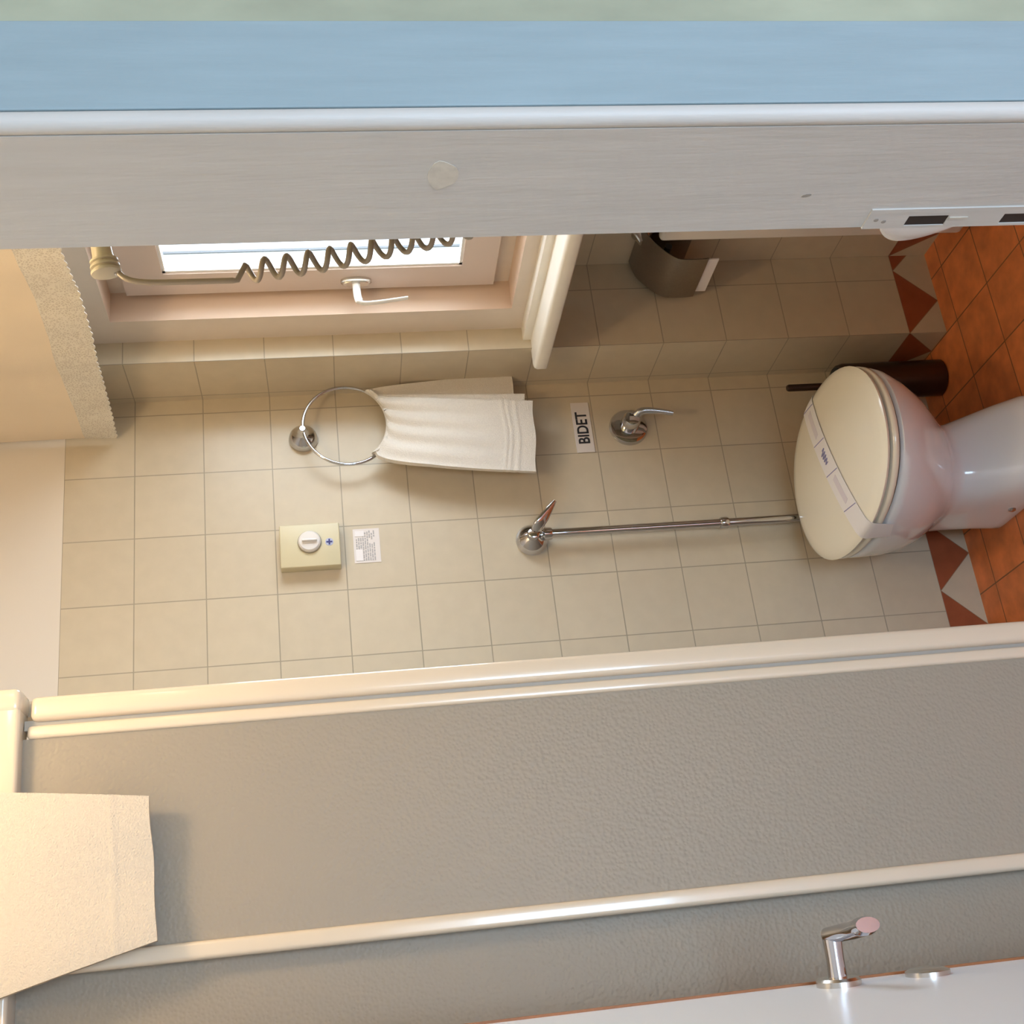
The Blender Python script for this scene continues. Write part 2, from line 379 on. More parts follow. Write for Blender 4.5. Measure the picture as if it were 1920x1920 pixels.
struct(obj('trim_4', bm, M['blue']), 'light blue painted architrave right of the doorway', 'door trim')
struct(obj('trim_5', bevel(boxes((XJL - 0.102, XJL - 0.0162, YP0 - 0.002, YP0 + 0.012, 0, 2.2)), 0.0012, 2), M['blue']), 'light blue painted architrave left of the doorway', 'door trim')
struct(obj('trim_6', bevel(boxes((XJL - 0.0162, XJ + 0.0162, YP0 - 0.002, YP0 + 0.012, 2.12, 2.2)), 0.0012, 2), M['blue']), 'light blue painted architrave above the doorway', 'door trim')
# the room the photographer stands in
struct(obj('wall_bedroom_right', boxes((1.0, 1.1, -4.6, YP0, 0, HZ)), M['plaster']), 'cream bedroom side wall', 'wall')
struct(obj('wall_bedroom_left', boxes((-3.3, -3.2, -4.6, YP1, 0, HZ)), M['plaster']), 'cream bedroom side wall near the door', 'wall')
struct(obj('wall_bedroom_back', boxes((-3.3, -2.15, -4.7, -4.6, 0, HZ), (-0.55, 1.1, -4.7, -4.6, 0, HZ), (-2.15, -0.55, -4.7, -4.6, 0, 0.1), (-2.15, -0.55, -4.7, -4.6, 1.7, HZ)), M['plaster']), 'cream bedroom wall with the bedroom window', 'wall')
struct(obj('ceiling_bedroom', boxes((-3.3, 1.1, -4.7, YP0, HZ, HZ + 0.1)), M['ceil']), 'bedroom ceiling', 'ceiling')

# ---- window
W0, W1 = -0.253, -0.90      # opening, far and near side
win = bpy.data.objects.new('window_1', None); COL.objects.link(win); win.location = (0.15, -0.57, 1.0)
struct(win, 'inward opening bathroom window in the tiled recess', 'window')
xt = 0.090
bm = boxes((xt, 0.17, W0, YC, 0.99, 1.985), (xt, 0.17, -0.98, W1, 0.99, 1.985), (xt, 0.17, W1, W0, 1.905, 1.985), (xt, 0.17, W1, W0, 0.99, 1.049))
fr = obj('window_frame', bm, [M['trimw'], M['reveal']], win)
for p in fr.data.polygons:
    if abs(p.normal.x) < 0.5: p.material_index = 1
# tiled cheek between wall surface and frame stays on wall_right; fixed inner frame
xs = 0.148
bm = boxes((0.162, 0.21, W0 - 0.03, W0, 1.049, 1.905), (0.162, 0.21, W1, W1 + 0.03, 1.049, 1.905), (0.162, 0.21, W1 + 0.03, W0 - 0.03, 1.049, 1.11), (0.162, 0.21, W1 + 0.03, W0 - 0.03, 1.85, 1.905))
obj('inner_frame', bm, M['trimw'], win)
g0, g1, gz0, gz1 = -0.336, -0.82, 1.160, 1.786
bm = bmesh.new()
ya, yb, za, zb = -0.262, -0.885, 1.085, 1.870
bx(bm, xs, 0.172, g0, ya, za, zb); bx(bm, xs, 0.172, yb, g1, za, zb); bx(bm, xs, 0.172, g1, g0, za, gz0); bx(bm, xs, 0.172, g1, g0, gz1, zb)
sash = obj('sash', bm, M['sash'], win)
bm = boxes((xs + 0.004, 0.170, g0 - 0.006, g0, gz0, gz1), (xs + 0.004, 0.170, g1, g1 + 0.006, gz0, gz1), (xs + 0.004, 0.170, g1, g0, gz0, gz0 + 0.006), (xs + 0.004, 0.170, g1, g0, gz1 - 0.006, gz1))
obj('glazing_bead', bm, M['sashedge'], sash)
obj('glass_pane', boxes((0.163, 0.166, g1, g0, gz0, gz1)), M['glass'], sash)
obj('outer_reveal', boxes((0.212, XO - 0.004, -0.185, YC - 0.002, 1.0, 1.98)), M['outer'], win)
obj('outer_edge', boxes((XO - 0.004, XO + 0.002, -0.188, YC - 0.002, 1.0, 1.98)), M['seal'], win)
obj('outer_sill', boxes((0.20, XO + 0.02, -0.98, -0.185, 0.985, 1.04)), M['outer'], win)
# sill
prof = [(-0.012, 0.972), (-0.012, 0.992), (-0.008, 0.998), (0.0, 1.0), (0.17, 1.0), (0.17, 0.968), (-0.008, 0.968)]
obj('window_sill', loft([[(p[0], y, p[1]) for p in prof] for y in (-0.975, -0.158)]), M['sill'], win, True, 50)
obj('sill_step', boxes((0.058, xt, -0.98, YC, 1.0, 1.018)), M['sill'], win)
# handle of the window
hz, hy = 1.387, -0.296
h = obj('window_handle', lathe([(0, 0.0165), (0.008, 0.0165), (0.012, 0.014)], (0, 0, 0), (-1, 0, 0), 32), M['chrome_dull'], sash, True)
h.location = (0, 0, 0)
for v_ in h.data.vertices:
    v_.co = Vector((xs + v_.co.x, hy + v_.co.y * 0.75, hz + v_.co.z * 2.0))
path = spline([(xs - 0.006, hy, hz), (xs - 0.03, hy, hz), (xs - 0.052, hy, hz - 0.003), (xs - 0.060, hy, hz - 0.014), (xs - 0.058, hy, hz - 0.05), (xs - 0.050, hy, hz - 0.108)], 6)
n = len(path)
obj('lever', tube(path, [(0.0062, 0.0085 if i < n * .5 else 0.0095 - 0.003 * i / n) if i < n * .45 else (0.0095 - 0.004 * i / n, 0.0048 - .002 * i / n) for i in range(n)], 14), M['sashedge'], h, True)

# ================================================================== DOOR
H0 = Vector((CX - 0.06, CY + 0.885, 0)); H1 = Vector((CX + 0.0265, CY + 1.535, 0))
dv = (H1 - H0).normalized(); dn = Vector((dv.y, -dv.x, 0))       # dn points to +X side
DL = (H1 - H0).length
def D(s, n_, z): return H0 + dv * s + dn * n_ + Vector((0, 0, z))
door = bpy.data.objects.new('door_1', None); COL.objects.link(door); door.location = H0
struct(door, 'open white gloss bathroom door with chrome lever handle', 'door')
def obox(s0, s1, n0, n1, z0, z1):
    bm = boxes((s0, s1, n0, n1, z0, z1))
    for v_ in bm.verts: v_.co = D(v_.co.x, v_.co.y, v_.co.z)
    bmesh.ops.recalc_face_normals(bm, faces=bm.faces); return bm
leaf = obj('door_leaf', obox(0, DL - 0.004, -0.04, 0, 0.012, 2.1), M['door'], door)
obj('door_edge', obox(DL - 0.004, DL, -0.038, 0.0028, 0.012, 2.1), M['edge_brown'], door)  # brown strip along the free edge of the leaf
sH = DL - 0.045
hd = obj('door_handle', lathe([(0, 0.026), (0.006, 0.026), (0.009, 0.023)], D(sH, 0, 0.925), dn, 32), M['chrome_dull'], door, True)
path = [D(sH, 0.005, 0.925), D(sH, 0.03, 0.925), D(sH, 0.052, 0.925)]
obj('neck', tube(path, [0.011, 0.0105, 0.0115], 18), M['chrome'], hd, True)
path = spline([D(sH + 0.004, 0.056, 0.928), D(sH - 0.01, 0.058, 0.921), D(sH - 0.035, 0.062, 0.910), D(sH - 0.068, 0.068, 0.906)], 6)
n = len(path)
obj('lever', tube(path, [((0.009 + 0.002 * i / n) * (1 if i < n - 2 else 0.8), (0.011 + 0.007 * i / n) * (1 if i < n - 2 else 0.85)) for i in range(n)], 16), M['chrome'], hd, True)
obj('privacy_lock', lathe([(0, 0.026), (0.005, 0.026), (0.008, 0.02)], D(sH, 0, 0.815), dn, 32), M['chrome_dull'], door, True)

# ================================================================== SHOWER ENCLOSURE
YS = -0.80
sh = thing('shower_enclosure', 'cream framed shower enclosure with frosted sliding panels left of the toilet', 'shower enclosure', (-1.3, -0.4, 0))
def rbox(x0, x1, y0, y1, z0, z1, r=0.004, seg=3): return bevel(boxes((x0, x1, y0, y1, z0, z1)), r, seg)
obj('shower_tray', bevel(boxes((-1.75, -0.86, -0.82, 0, 0, 0.10)), 0.01, 3), M['tray'], sh, True)
obj('top_rail', rbox(-1.75, -0.875, YS - 0.022, YS + 0.03, 1.913, 1.975, 0.006), M['alu'], sh, True)
obj('rail_end_cap', rbox(-0.900, -0.864, YS - 0.024, YS + 0.032, 1.911, 1.977, 0.010, 4), M['alu'], sh, True)
post = obj('corner_post', bevel(boxes((-0.9085, -0.874, YS - 0.008, YS + 0.03, 0.10, 1.903)), 0.009, 5), M['alu'], sh, True)
obj('groove_strip', boxes((-0.920, -0.906, YS + 0.004, YS + 0.02, 0.10, 1.912)), M['alu_shade'], post)  # darker strip paints the shade in the groove beside the post
obj('inner_profile', bevel(boxes((-0.9325, -0.914, YS - 0.002, YS + 0.02, 0.10, 1.907)), 0.005, 4), M['alu'], sh, True)
p1 = obj('glass_panel', boxes((-1.226, -0.932, YS + 0.004, YS + 0.009, 0.11, 1.913)), M['frost'], sh)
obj('panel_profile', bevel(boxes((-1.246, -1.222, YS - 0.006, YS + 0.012, 0.11, 1.913)), 0.006, 4), M['alu'], p1, True)
p2 = obj('glass_panel', boxes((-1.70, -1.226, YS + 0.022, YS + 0.027, 0.11, 1.913)), M['frost'], sh)
obj('bottom_rail', rbox(-1.75, -0.875, YS - 0.022, YS + 0.03, 0.09, 0.13, 0.005), M['alu'], sh, True)
obj('side_panel', boxes((-0.884, -0.879, YS + 0.03, -0.03, 0.12, 1.90)), M['frost'], sh)
obj('wall_profile', boxes((-0.893, -0.870, -0.03, 0, 0.1, 1.94)), M['alu'], sh)
obj('side_rail', boxes((-0.893, -0.870, YS + 0.03, -0.03, 1.90, 1.94)), M['alu'], sh)
obj('side_rail', boxes((-0.893, -0.870, YS + 0.03, -0.03, 0.1, 0.13)), M['alu'], sh)

# bath towel draped over the top rail
def bath(u, v_):
    # u: along rail (0 right .. 1 left), v: 0 front hem .. up over the rail .. 1 back hem
    xr = -1.034
    Lf = 0.262; top = 0.058 + 0.03; Lb = 0.30; tot = Lf + top + Lb; s = v_ * tot
    hem = 1.738 - 0.010 * u + 0.0008 * math.sin(u * 11)
    Lfh = 1.985 - hem
    if s < Lf:
        t = s / Lf; z = hem + t * Lfh; y = YS - 0.030 - 0.006 * math.sin(PI * t) - 0.004 * math.sin(u * 7 + 1) * (1 - t)
        xl = -1.220 - 0.060 * min(1, t * 1.1); xr = -1.034 + 0.026 * min(1, t * 1.1)
    elif s < Lf + top:
        t = (s - Lf) / top; a = PI * t; z = 1.985 + 0.008 * math.sin(a); y = YS + 0.004 - 0.034 * math.cos(a); xl = -1.28; xr = -1.008
    else:
        t = (s - Lf - top) / Lb; z = 1.985 - t * 0.3; y = YS + 0.042; xl = -1.28; xr = -1.008
    y -= 0.0016 * math.exp(-((v_ - 0.080) / 0.0045) ** 2)
    return (xr + (xl - xr) * u, y, z)
bt = obj('bath_towel', sheet(bath, 26, 200, 0.011), M['bath'], None, True, 70)
tag(bt, 'large white bath towel draped over the shower top rail', 'towel')

# ================================================================== TOILET
TX, TYc = -0.360, -0.305
def egg(hw, lf, lb, yc, z, n=64, e=2.15, xc=TX):
    out = []
    for i in range(n):
        a = 2 * PI * i / n; c, s = math.cos(a), math.sin(a)
        x = abs(c) ** (2 / e) * (1 if c > 0 else -1) * hw
        y = abs(s) ** (2 / e) * (1 if s > 0 else -1) * (lb if s > 0 else lf)
        out.append((xc + x, yc + y, z))
    return out
to = thing('toilet', 'white ceramic toilet with closed ivory lid against the tiled wall', 'toilet', (TX, -0.25, 0))
rings = []
for (z, hw, lf, lb, yc, e) in ((0.0, .106, .215, .085, -.215, 5), (0.006, .109, .218, .088, -.215, 5), (0.025, .108, .212, .088, -.215, 5), (0.07, .104, .190, .090, -.210, 4.5), (0.12, .099, .165, .10, -.20, 3.8), (0.155, .096, .150, .12, -.195, 3.2),
                            (0.172, .102, .152, .15, -.195, 2.8), (0.20, .122, .175, .165, -.205, 2.4), (0.235, .144, .200, .18, -.225, 2.2), (0.275, .162, .222, .20, -.25, 2.15), (0.32, .174, .238, .22, -.275, 2.15), (0.36, .180, .248, .235, -.295, 2.15), (0.378, .181, .251, .238, -.300, 2.15), (0.384, .176, .246, .235, -.300, 2.15)):
    rings.append(egg(hw, lf, lb, yc, z, e=e))
obj('bowl', loft(rings), M['ceramic'], to, True, 60)
obj('bolt_cover', lathe([(0, 0.009), (0.006, 0.008), (0.009, 0.003)], (TX - 0.104, -0.268, 0.030), (-1, 0, 0.15), 20), M['chrome'], to, True)
# seat & lid
rings = [egg(.172, .243, .233, -.302, .384), egg(.172, .243, .233, -.302, .3885)]
obj('seat_gap_fill', loft(rings), M['gap_shade'], to, True, 60)  # dark slab filling the gap, painted as its shade
rings = [egg(.176, .249, .235, -.302, .3885), egg(.182, .255, .24, -.302, .392), egg(.183, .256, .24, -.302, .400), egg(.179, .252, .238, -.302, .4045)]
obj('seat', loft(rings), M['seat'], to, True, 60)
rings = [egg(.170, .243, .23, -.302, .4045), egg(.170, .243, .23, -.302, .409)]
obj('lid_gap_fill', loft(rings), M['gap_shade'], to, True, 60)
def lidz(r): return 0.4215 + 0.013 * (1 - r ** 2.2) if r < 0.93 else 0.4215 + 0.013 * (1 - 0.93 ** 2.2) - (r - 0.93) / 0.07 * 0.006
rings = [egg(.176, .250, .236, -.302, .409), egg(.183, .257, .242, -.302, .412), egg(.184, .258, .242, -.302, .4165)]
for r in (0.985, 0.96, 0.93, .85, .7, .5, .3, .12): rings.append(egg(.184 * r, .258 * r, .242 * r, -.302, lidz(r)))
obj('lid', loft(rings), M['seat'], to, True, 60)
for sx in (-1, 1):
    obj('hinge', lathe([(0, .012), (0.045, .012)], (TX + sx * 0.055 - 0.0225, -0.072, 0.397), (1, 0, 0), 20), M['seat'], to, True)
# sanitary paper band over the lid
Pa = Vector((-0.178, -0.250)); Pb = Vector((-0.535, -0.375)); dd = (Pb - Pa).normalized(); nn = Vector((-dd.y, dd.x))
def lidpt(p, lift):
    dx = (p.x - TX) / .184; dy = (p.y + .302) / (.258 if p.y < -.302 else .242)
    r = (abs(dx) ** 2.15 + abs(dy) ** 2.15) ** (1 / 2.15)
    if r <= 1: return Vector((p.x, p.y, lidz(r) + lift))
    q = Vector((TX + (p.x - TX) / r, -.302 + (p.y + .302) / r))
    out = (q - Vector((TX, -.302))).normalized()
    return Vector((q.x + out.x * lift, q.y + out.y * lift, lidz(1) - (r - 1) * 0.19))
def strip(s0, s1, w0, w1, lift):
    def f(u, v_):
        s = s0 + (s1 - s0) * u; ww = w0 + (w1 - w0) * v_
        return lidpt(Pa + dd * s + nn * ww, lift)
    return f
Ls = (Pb - Pa).length
pb = obj('paper_band', sheet(strip(-0.012, Ls + 0.055, -0.028, 0.028, 0.0022), 60, 6, 0.0006), M['paper'], None, True, 70)
tag(pb, 'white paper hygiene band with blue print wrapped across toilet lid', 'paper band')
for s in (0.02, 0.125, 0.215, 0.315):
    def f(u, v_, s=s): 
        return lidpt(Pa + dd * (s + 0.012 * (v_ - .5) * 2 + 0.002 * u) + nn * (-0.026 + 0.052 * v_), 0.0029)
    obj('printed_line', sheet(f, 2, 8, 0.0004), M['ink'], pb)
def scr(t): 
    s = 0.152 + 0.036 * t; return lidpt(Pa + dd * s + nn * (0.011 * math.sin(t * 26) * (1 - .4 * t)), 0.0030)
obj('printed_emblem', tube([scr(i / 60) for i in range(61)], 0.0011, 5), M['ink'], pb)
obj('printed_text', sheet(strip(0.035, 0.11, -0.007, 0.009, 0.0028), 20, 3, 0.0004), M['lilac'], pb)
obj('printed_text', sheet(strip(0.23, 0.30, -0.007, 0.009, 0.0028), 20, 3, 0.0004), M['lilac'], pb)

# ================================================================== FLUSH VALVE WITH PIPE
fv = thing('flush_valve', 'chrome lever flush valve with long pipe down to the toilet', 'flush valve', (-0.357, 0, 1.02))
obj('valve_body', lathe([(0, .034), (.006, .036), (.014, .035), (.024, .029), (.032, .020), (.036, .014), (.050, .0135), (.052, .011)], (-0.364, 0, 1.028), (0, -1, 0), 40), M['chrome'], fv, True)
path = spline([(-0.364, -0.036, 1.024), (-0.350, -0.058, 1.018), (-0.330, -0.066, 1.000), (-0.300, -0.074, 0.976)], 6); n = len(path)
obj('lever', tube(path, [(0.007 - .0045 * i / n, 0.0085 + .0045 * math.sin(PI * min(1, i / n * 1.1)) - 0.005 * max(0, i / n - .6) / .4) for i in range(n)], 18), M['chrome'], fv, True)
pa = [(-0.362, -0.030, 1.012), (-0.360, -0.031, 0.985), (-0.3605, -0.031, 0.60)]
obj('flush_pipe', tube(pa + [(-0.3605, -0.031, 0.36)], 0.0098, 18), M['chrome'], fv, True)
obj('pipe_joint', lathe([(0, .0115), (.003, .0135), (.017, .0135), (.02, .0115)], (-0.3605, -0.031, 0.575), (0, 0, 1), 24), M['chrome'], fv, True)
obj('pipe_nut', lathe([(0, .013), (.003, .0145), (.018, .0145), (.022, .011)], (-0.3605, -0.031, 0.985), (0, 0, 1), 24), M['chrome'], fv, True)

# ================================================================== BIDET MIXER + SIGN
bmx = thing('bidet_mixer', 'chrome round wall mixer with lever beneath the BIDET sign', 'tap', (-0.090, 0, 0.757))
obj('wall_plate', lathe([(0, .046), (.004, .046), (.010, .043), (.013, .034)], (-0.091, 0, 0.762), (0, -1, 0), 48), M['chrome'], bmx, True)
obj('mixer_body', lathe([(.012, .022), (.03, .022), (.045, .021), (.052, .017), (.054, .008)], (-0.091, 0, 0.762), (0, -1, 0), 36), M['chrome'], bmx, True)
path = spline([(-0.084, -0.045, 0.752), (-0.078, -0.057, 0.738), (-0.082, -0.062, 0.705), (-0.092, -0.066, 0.668)], 6); n = len(path)
obj('lever', tube(path, [(0.010 - .006 * i / n, 0.012 - .0065 * i / n) for i in range(n)], 14), M['chrome'], bmx, True)

def text_mesh(s, size, name):
    c = bpy.data.curves.new(name, 'FONT'); c.body = s; c.size = size; c.extrude = 0.0004; c.offset = size * 0.018; c.align_x = 'CENTER'; c.align_y = 'CENTER'
    t = bpy.data.objects.new(name, c); COL.objects.link(t)
    dg = bpy.context.evaluated_depsgraph_get(); me = bpy.data.meshes.new_from_object(t.evaluated_get(dg))
    bpy.data.objects.remove(t); bpy.data.curves.remove(c); return me
sg = obj('bidet_sign', bevel(boxes((-0.150, -0.0185, -0.003, 0, 0.850, 0.893)), 0.0006, 2), M['signplate'])
tag(sg, 'small white wall sign reading BIDET in black letters', 'sign')
me = text_mesh('BIDET', 0.0335, 'lettering'); me.materials.clear(); me.materials.append(M['blackink'])
xs_ = [v_.co.x for v_ in me.vertices]; wx = (max(xs_) - min(xs_))
tx = bpy.data.objects.new('lettering', me); COL.objects.link(tx)
for v_ in me.vertices:
    c = v_.co.copy(); v_.co = Vector((-0.0865 + c.x * 0.083 / wx, -0.0034 - c.z, 0.871 + c.y * 1.12))
tx.parent = sg

# ================================================================== TOWEL RING + HAND TOWEL
tr_ = thing('towel_ring', 'chrome towel ring on round wall mount', 'towel ring', (-0.075, 0, 1.52))
obj('wall_mount', lathe([(0, .031), (.004, .033), (.014, .031), (.024, .024), (.032, .014), (.045, .010), (.054, .009), (.058, .006)], (-0.080, 0, 1.521), (0, -1, 0), 40), M['chrome'], tr_, True)
RC = Vector((-0.071, -0.050, 1.422)); RR = 0.098
path = [RC + Vector((math.cos(a) * RR, 0.012 * (1 - math.sin(a)) * 0.5, math.sin(a) * RR)) for a in [2 * PI * i / 72 for i in range(73)]]
obj('ring', tube(path, 0.0038, 10), M['chrome'], tr_, True)
def rbot(x):   # height of the ring's underside at x
    d = max(-0.98, min(0.98, (x - RC.x) / RR)); return RC.z - RR * math.sqrt(1 - d * d)
def towel_layer(xl0, xr0, xl1, xr1, y0, y1, zbot_l, zbot_r, ph, amp=0.006, ridge=0):
    def f(u, v_):
        x0 = xl0 + (xr0 - xl0) * u; x1 = xl1 + (xr1 - xl1) * u
        e = v_ ** 0.42
        x = x0 + (x1 - x0) * min(1, e)
        zt = rbot(x0) + 0.004 + 0.0015 * math.sin(u * 30 + ph); zb = zbot_l + (zbot_r - zbot_l) * u + 0.002 * math.sin(u * 9 + ph)
        z = zt + (zb - zt) * v_
        fold = amp * (math.sin(u * 26 + ph) * (1 - v_) ** 1.5 + 0.5 * math.sin(u * 7 + ph * 2) * (0.3 + 0.7 * v_))
        y = y0 + (y1 - y0) * min(1, v_ * 3) ** .6 + fold
        y -= 0.0016 * (math.exp(-((v_ - 0.80) / 0.010) ** 2) + math.exp(-((v_ - 0.835) / 0.007) ** 2) + math.exp(-((v_ - 0.885) / 0.010) ** 2)) * ridge
        return (x, y, z)
    return f
FL = (-0.146, 0.006, -0.230, -0.050, -0.058, -0.080, 1.010, 0.997, 0.5, 0.0045)
ht = obj('hand_towel', sheet(towel_layer(*FL, ridge=1), 60, 130, 0.009), M['towel'], None, True, 70)
tag(ht, 'white hand towel hanging folded through the chrome ring', 'towel')
obj('back_layer', sheet(towel_layer(-0.136, 0.011, -0.190, 0.044, -0.046, -0.040, 1.022, 1.034, 2.1, 0.004), 48, 40, 0.009), M['towel'], ht, True, 70)
obj('folded_edge', sheet(towel_layer(-0.12, 0.009, -0.150, -0.022, -0.052, -0.062, 1.012, 1.012, 1.3, 0.003), 40, 36, 0.008), M['towel'], ht, True, 70)
def f(u, v_):
    t = u; a = 2 * PI * v_ 
    x = -0.148 + 0.158 * t; z = rbot(x)
    return (x, -0.050 + 0.010 * math.cos(a) * 1.1, z + 0.001 + 0.009 * math.sin(a))
bm = loft([[f(i / 30, j / 14) for j in range(14)] for i in range(31)])
obj('gathered_top', bm, M['towel'], ht, True, 80)

# ================================================================== WALL BOX + LABEL
wb = thing('wall_control_box', 'square cream plastic wall box with round clear knob and blue plus', 'wall box', (-0.348, 0, 1.52))
obj('housing', bevel(boxes((-0.402, -0.302, -0.030, 0, 1.4535, 1.583)), 0.0025, 3), M['boxcream'], wb, True)
kc = (-0.345, -0.030, 1.519)
obj('knob_ring', lathe([(0, .0262), (.001, .0262), (.0012, .0235)], kc, (0, -1, 0), 40), M['knobring'], wb, True)
obj('knob', lathe([(0, .0245), (.006, .024), (.009, .021), (.010, .006)], kc, (0, -1, 0), 40), M['knob'], wb, True)
obj('knob_grip', bevel(boxes((kc[0] - .002, kc[0] + .002, -0.046, -0.039, kc[2] - .016, kc[2] + .016)), 0.001, 2), M['knob'], wb, True)
bd = obj('plus_badge', lathe([(0, .0088), (.0006, .0088)], (-0.347, -0.030, 1.4765), (0, -1, 0), 32), M['plusbg'], wb)
obj('plus_mark', boxes((-0.3535, -0.3405, -0.0315, -0.0305, 1.4748, 1.4782), (-0.3487, -0.3453, -0.0314, -0.0304, 1.470, 1.483)), M['plus'], bd)
lb = obj('instruction_label', boxes((-0.390, -0.309, -0.001, 0, 1.366, 1.424)), M['signplate'])
tag(lb, 'small clear label with grey print under the cream wall box', 'label')
bm = bmesh.new(); rnd = random.Random(3)
for r in range(9):
    z = 1.417 - r * 0.0048; x = -0.385
    while x < -0.318:
        L_ = rnd.uniform(0.003, 0.010)
        if not (r < 3 and x > -0.335) and not (r > 5 and x > -0.35 and x < -0.338): bx(bm, x, min(x + L_, -0.314), -0.0016, -0.001, z - 0.0014, z + 0.0014)
        x += L_ + 0.0022
obj('print', bm, M['greyink'], lb)
obj('white_panel', boxes((-0.385, -0.358, -0.0020, -0.001, 1.405, 1.420)), M['paper'], lb)
obj('white_panel', boxes((-0.327, -0.314, -0.002, -0.001, 1.400, 1.420)), M['paper'], lb)

# ================================================================== TOILET BRUSH
tb = thing('toilet_brush', 'dark metal toilet brush holder on the floor beside the toilet', 'toilet brush', (-0.03, -0.09, 0))
bc = (-0.042, -0.088)
obj('holder', lathe([(0, .038), (.003, .044), (.25, .044), (.262, .040), (.266, .030)], (*bc, 0), (0, 0, 1), 40), M['steel_dark'], tb, True)
obj('lid', lathe([(0, .036), (.004, .034), (.010, .016), (.014, .008)], (*bc, .264), (0, 0, 1), 32), M['black'], tb, True)
obj('handle', lathe([(0, .0085), (.108, .0085), (.112, .0065)], (bc[0] - 0.004, bc[1] + .01, .272), (0, 0, 1), 24), M['steel_dark'], tb, True)

# ================================================================== PAPER HOLDER (hooded) IN THE NICHE
ph = thing('toilet_paper_holder', 'hooded brushed steel toilet paper holder in the niche under the window', 'paper holder', (0.25, -0.25, 0.68))
yf, yn = -0.185, -0.335
pro = [(0.252, 0.745), (0.210, 0.735), (0.172, 0.706), (0.152, 0.680), (0.148, 0.655), (0.148, 0.630), (0.150, 0.608)]
pro = [(p.x, p.z) for p in spline([(a, 0, c) for a, c in pro], 4)]
def hood(u, v_):
    i = min(int(u * (len(pro) - 1)), len(pro) - 2); t = u * (len(pro) - 1) - i
    return (pro[i][0] * (1 - t) + pro[i + 1][0] * t, yf + (yn - yf) * v_, pro[i][1] * (1 - t) + pro[i + 1][1] * t)
hdn = obj('hood', sheet(hood, len(pro) - 1, 6, 0.002), M['steel'], ph, True, 60)
bm = bmesh.new(); vs = [bm.verts.new((a, yf, c)) for a, c in pro] + [bm.verts.new((0.252, yf, 0.612))]; bm.faces.new(vs)
vs2 = bmesh.ops.extrude_face_region(bm, geom=bm.faces[:]); 
for e_ in vs2['geom']:
    if isinstance(e_, bmesh.types.BMVert): e_.co.y -= 0.002
obj('end_plate', bm, M['steel'], ph)
obj('back_plate', boxes((0.252, 0.2548, yn, yf, 0.612, 0.743)), M['steel'], ph)
obj('wall_mount', lathe([(0, .024), (.006, .024), (.012, .018), (.03, .010)], (0.2548, -0.292, 0.737), (-1, 0, 0), 28), M['chrome_dull'], ph, True)
obj('spindle', lathe([(0, .008), (.12, .008)], (0.195, -0.20, 0.69), (0, -1, 0), 16), M['black'], ph, True)
obj('paper_tail', boxes((0.153, 0.156, -0.325, -0.200, 0.582, 0.640)), M['paper'], ph)

# ================================================================== RADIATOR
rd = thing('radiator', 'white panel radiator standing in the niche behind the door jamb', 'radiator', (0.19, -0.66, 0.05))
obj('panel', bevel(boxes((0.140, 0.165, -0.955, -0.412, 0.052, 0.742)), 0.010, 4), M['rad'], rd, True)
for yb in (-0.55, -0.90): obj('bracket', boxes((0.165, XD, yb, yb + 0.02, 0.6, 0.63)), M['rad'], rd)
obj('pipe', tube([(0.152, -0.90, 0.06), (0.152, -0.90, 0.0)], 0.008, 14), M['rad'], rd, True)

# ================================================================== CURTAIN
cu = thing('curtain', 'cream cotton cafe curtain with lace hem above the window', 'curtain', (-0.06, -0.5, 2.3))
def fold(y, z): 
    return 0.003 * math.sin(y * 19) + 0.0015 * math.sin(y * 43 + 1.3) + 0.002 * math.sin(y * 9 + z * 7)
def hemz(y): return 1.932 - 0.028 * min(1, (-y) / 0.45) + 0.0015 * math.sin(y * 14)
def cf(u, v_):
    y = -0.020 - 0.98 * u; z0 = hemz(y) + 0.062 + 0.012 * min(1, -y * 3); z = 2.34 + (z0 - 2.34) * v_
    return (-0.060 + fold(y, z), y, z)
obj('fabric', sheet(cf, 110, 12, 0.0012), M['curtain'], cu, True, 80)
def cl(u, v_):
    y = -0.018 - 0.98 * u; z1 = hemz(y) - 0.004 * abs(math.sin(y * 150)); z0 = hemz(y) + 0.066 + 0.012 * min(1, -y * 3)
    z = z0 + (z1 - z0) * v_
    return (-0.0615 + fold(y, z) - 0.001 * math.sin(y * 90 + z * 60), y, z)
obj('lace_trim', sheet(cl, 420, 10, 0.0012), M['lace'], cu, True, 80)
obj('rod', tube([(-0.06, -0.01, 2.345), (-0.06, -1.05, 2.345)], 0.008, 16), M['chrome_dull'], cu, True)
for y in (-0.03, -1.02):
    obj('bracket', boxes((-0.06, XB, y - 0.006, y + 0.006, 2.339, 2.351)), M['chrome_dull'], cu)

# ================================================================== HAIR DRYER
hdx = thing('hair_dryer', 'beige wall mounted hair dryer with coiled cord in front of the window', 'hair dryer', (-0.45, -1.6, 1.70))
yd = -1.45
a0 = Vector((-0.622, yd, 1.690)); a1 = Vector((-0.47, yd - 0.03, 1.716)); ax = (a1 - a0)
prof = [(0, .012), (.001, .0150), (.0035, .0155), (.0045, .0125), (.0065, .0125), (.0075, .0150), (.0095, .0150), (.0105, .0120), (.0125, .0120), (.0135, .0143), (.0155, .0143), (.0165, .0115), (.022, .0105), (.035, .0100), (.06, .012), (.10, .015), (.15, .022)]
obj('handset', lathe(prof, a0, ax, 32), M['dryer'], hdx, True, 25)
obj('barrel', lathe([(0, .02), (.004, .03), (.05, .033), (.13, .03), (.14, .026)], a1 + Vector((0, 0, -0.05)), (0.1, 0, 1), 32), M['dryer_grey'], hdx, True)
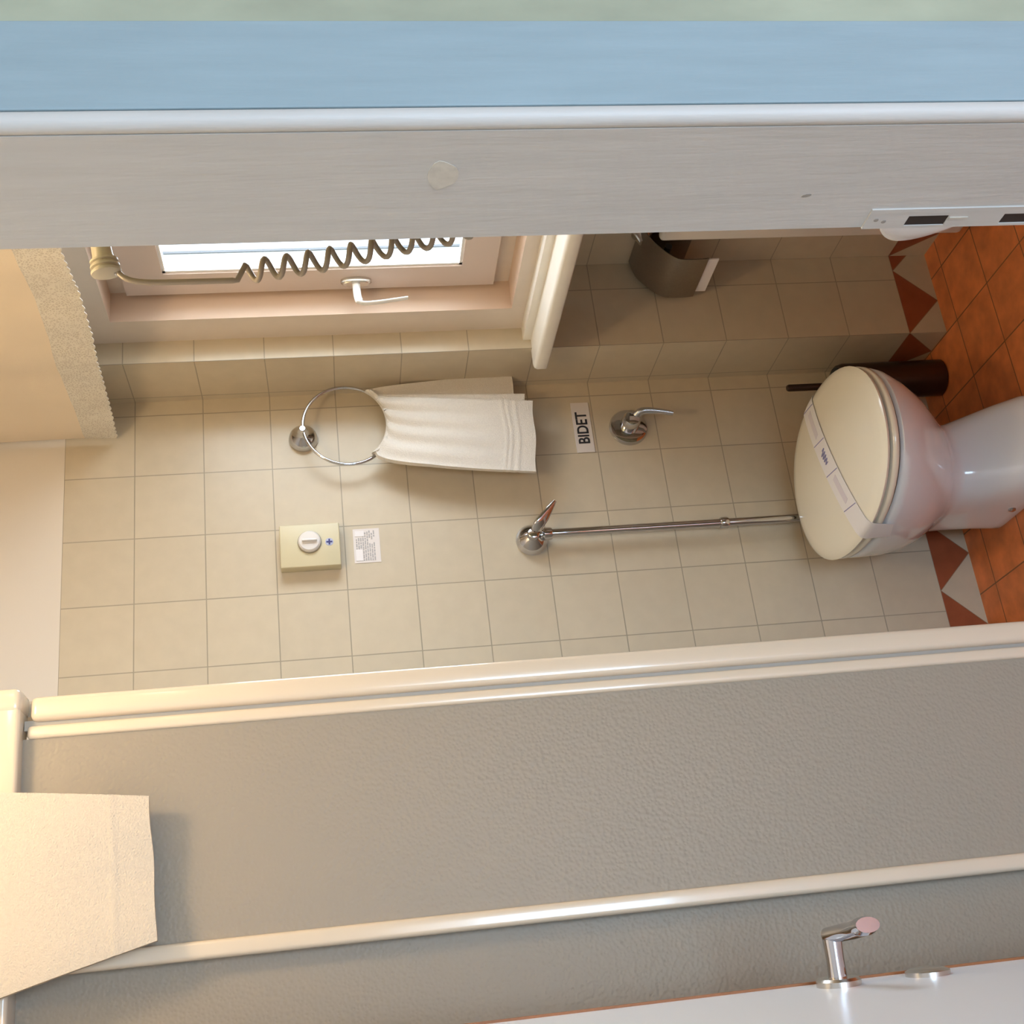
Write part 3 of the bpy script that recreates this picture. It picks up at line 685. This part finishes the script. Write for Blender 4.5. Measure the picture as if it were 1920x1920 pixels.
obj('wall_base', bevel(boxes((-0.52, -0.40, YP1, YP1 + 0.13, 1.42, 1.68)), 0.015, 4), M['dryer'], hdx, True)
obj('hook', tube(spline([(-0.56, yd + .004, 1.706), (-0.60, yd + .002, 1.700), (-0.616, yd, 1.684), (-0.622, yd, 1.680)], 6), 0.0022, 10), M['chrome'], hdx, True)
pts = spline([a0 + Vector((0.004, 0, -0.010)), Vector((-0.628, yd, 1.670)), Vector((-0.633, yd, 1.650)), Vector((-0.634, yd, 1.60)), Vector((-0.634, yd, 1.555))], 8)
axis = spline([(-0.6235, yd, 1.549), (-0.616, yd, 1.495), (-0.606, yd, 1.44), (-0.592, yd, 1.380), (-0.580, yd, 1.325), (-0.565, yd - .01, 1.29), (-0.53, yd - .03, 1.275), (-0.49, yd - .06, 1.30), (-0.47, yd - 0.07, 1.38), (-0.47, yd - 0.08, 1.41)], 40)
coil = []; s = 0.0; prev = axis[0]; pitch = 0.0232
for i, p in enumerate(axis):
    s += (p - prev).length; prev = p
    t = (axis[min(i + 1, len(axis) - 1)] - axis[max(i - 1, 0)]).normalized()
    u = Vector((0, 1, 0)); u = (u - t * u.dot(t)).normalized(); q = t.cross(u)
    a = 2 * PI * s / pitch; coil.append(p + (q * math.cos(a) + u * math.sin(a)) * 0.0105)
if (coil[0] - pts[-1]).length > 0.018: pass
obj('coiled_cord', tube(pts[:-1] + coil[1:], 0.0031, 8), M['cord'], hdx, True, 80)

# ================================================================== LAMPS (above the frame and on the door wall, out of view)
def globe_mat(name, e):
    m, nt, b = nm(name); b.inputs['Base Color'].default_value = (0.9, 0.85, 0.75, 1)
    b.inputs['Emission Color'].default_value = (1.0, 0.73, 0.44, 1); b.inputs['Emission Strength'].default_value = e
    return m
def globe(c, r):
    bm = bmesh.new(); bmesh.ops.create_uvsphere(bm, u_segments=24, v_segments=16, radius=r)
    for v_ in bm.verts: v_.co += Vector(c)
    return bm
wl = thing('wall_lamp', 'white globe wall lamp on the bathroom side of the door wall', 'lamp', (LAMP[0], YP1, LAMP[2]))
obj('lamp_base', lathe([(0, .045), (.012, .045), (.016, .02), (.10, .012)], (LAMP[0], YP1, LAMP[2]), (0, 1, 0), 32), M['chrome_dull'], wl, True)
obj('lamp_globe', globe(LAMP, 0.035), globe_mat('wall_globe', LAMP_E), wl, True)
cl_ = thing('ceiling_lamp', 'white globe lamp hanging just under the bathroom ceiling', 'lamp', (LAMP2[0], LAMP2[1], HZ))
obj('lamp_base', lathe([(0, .05), (.015, .05), (.02, .02), (.08, .015)], (LAMP2[0], LAMP2[1], HZ), (0, 0, -1), 32), M['chrome_dull'], cl_, True)
obj('lamp_globe', globe(LAMP2, 0.08), globe_mat('ceiling_globe', LAMP2_E), cl_, True)
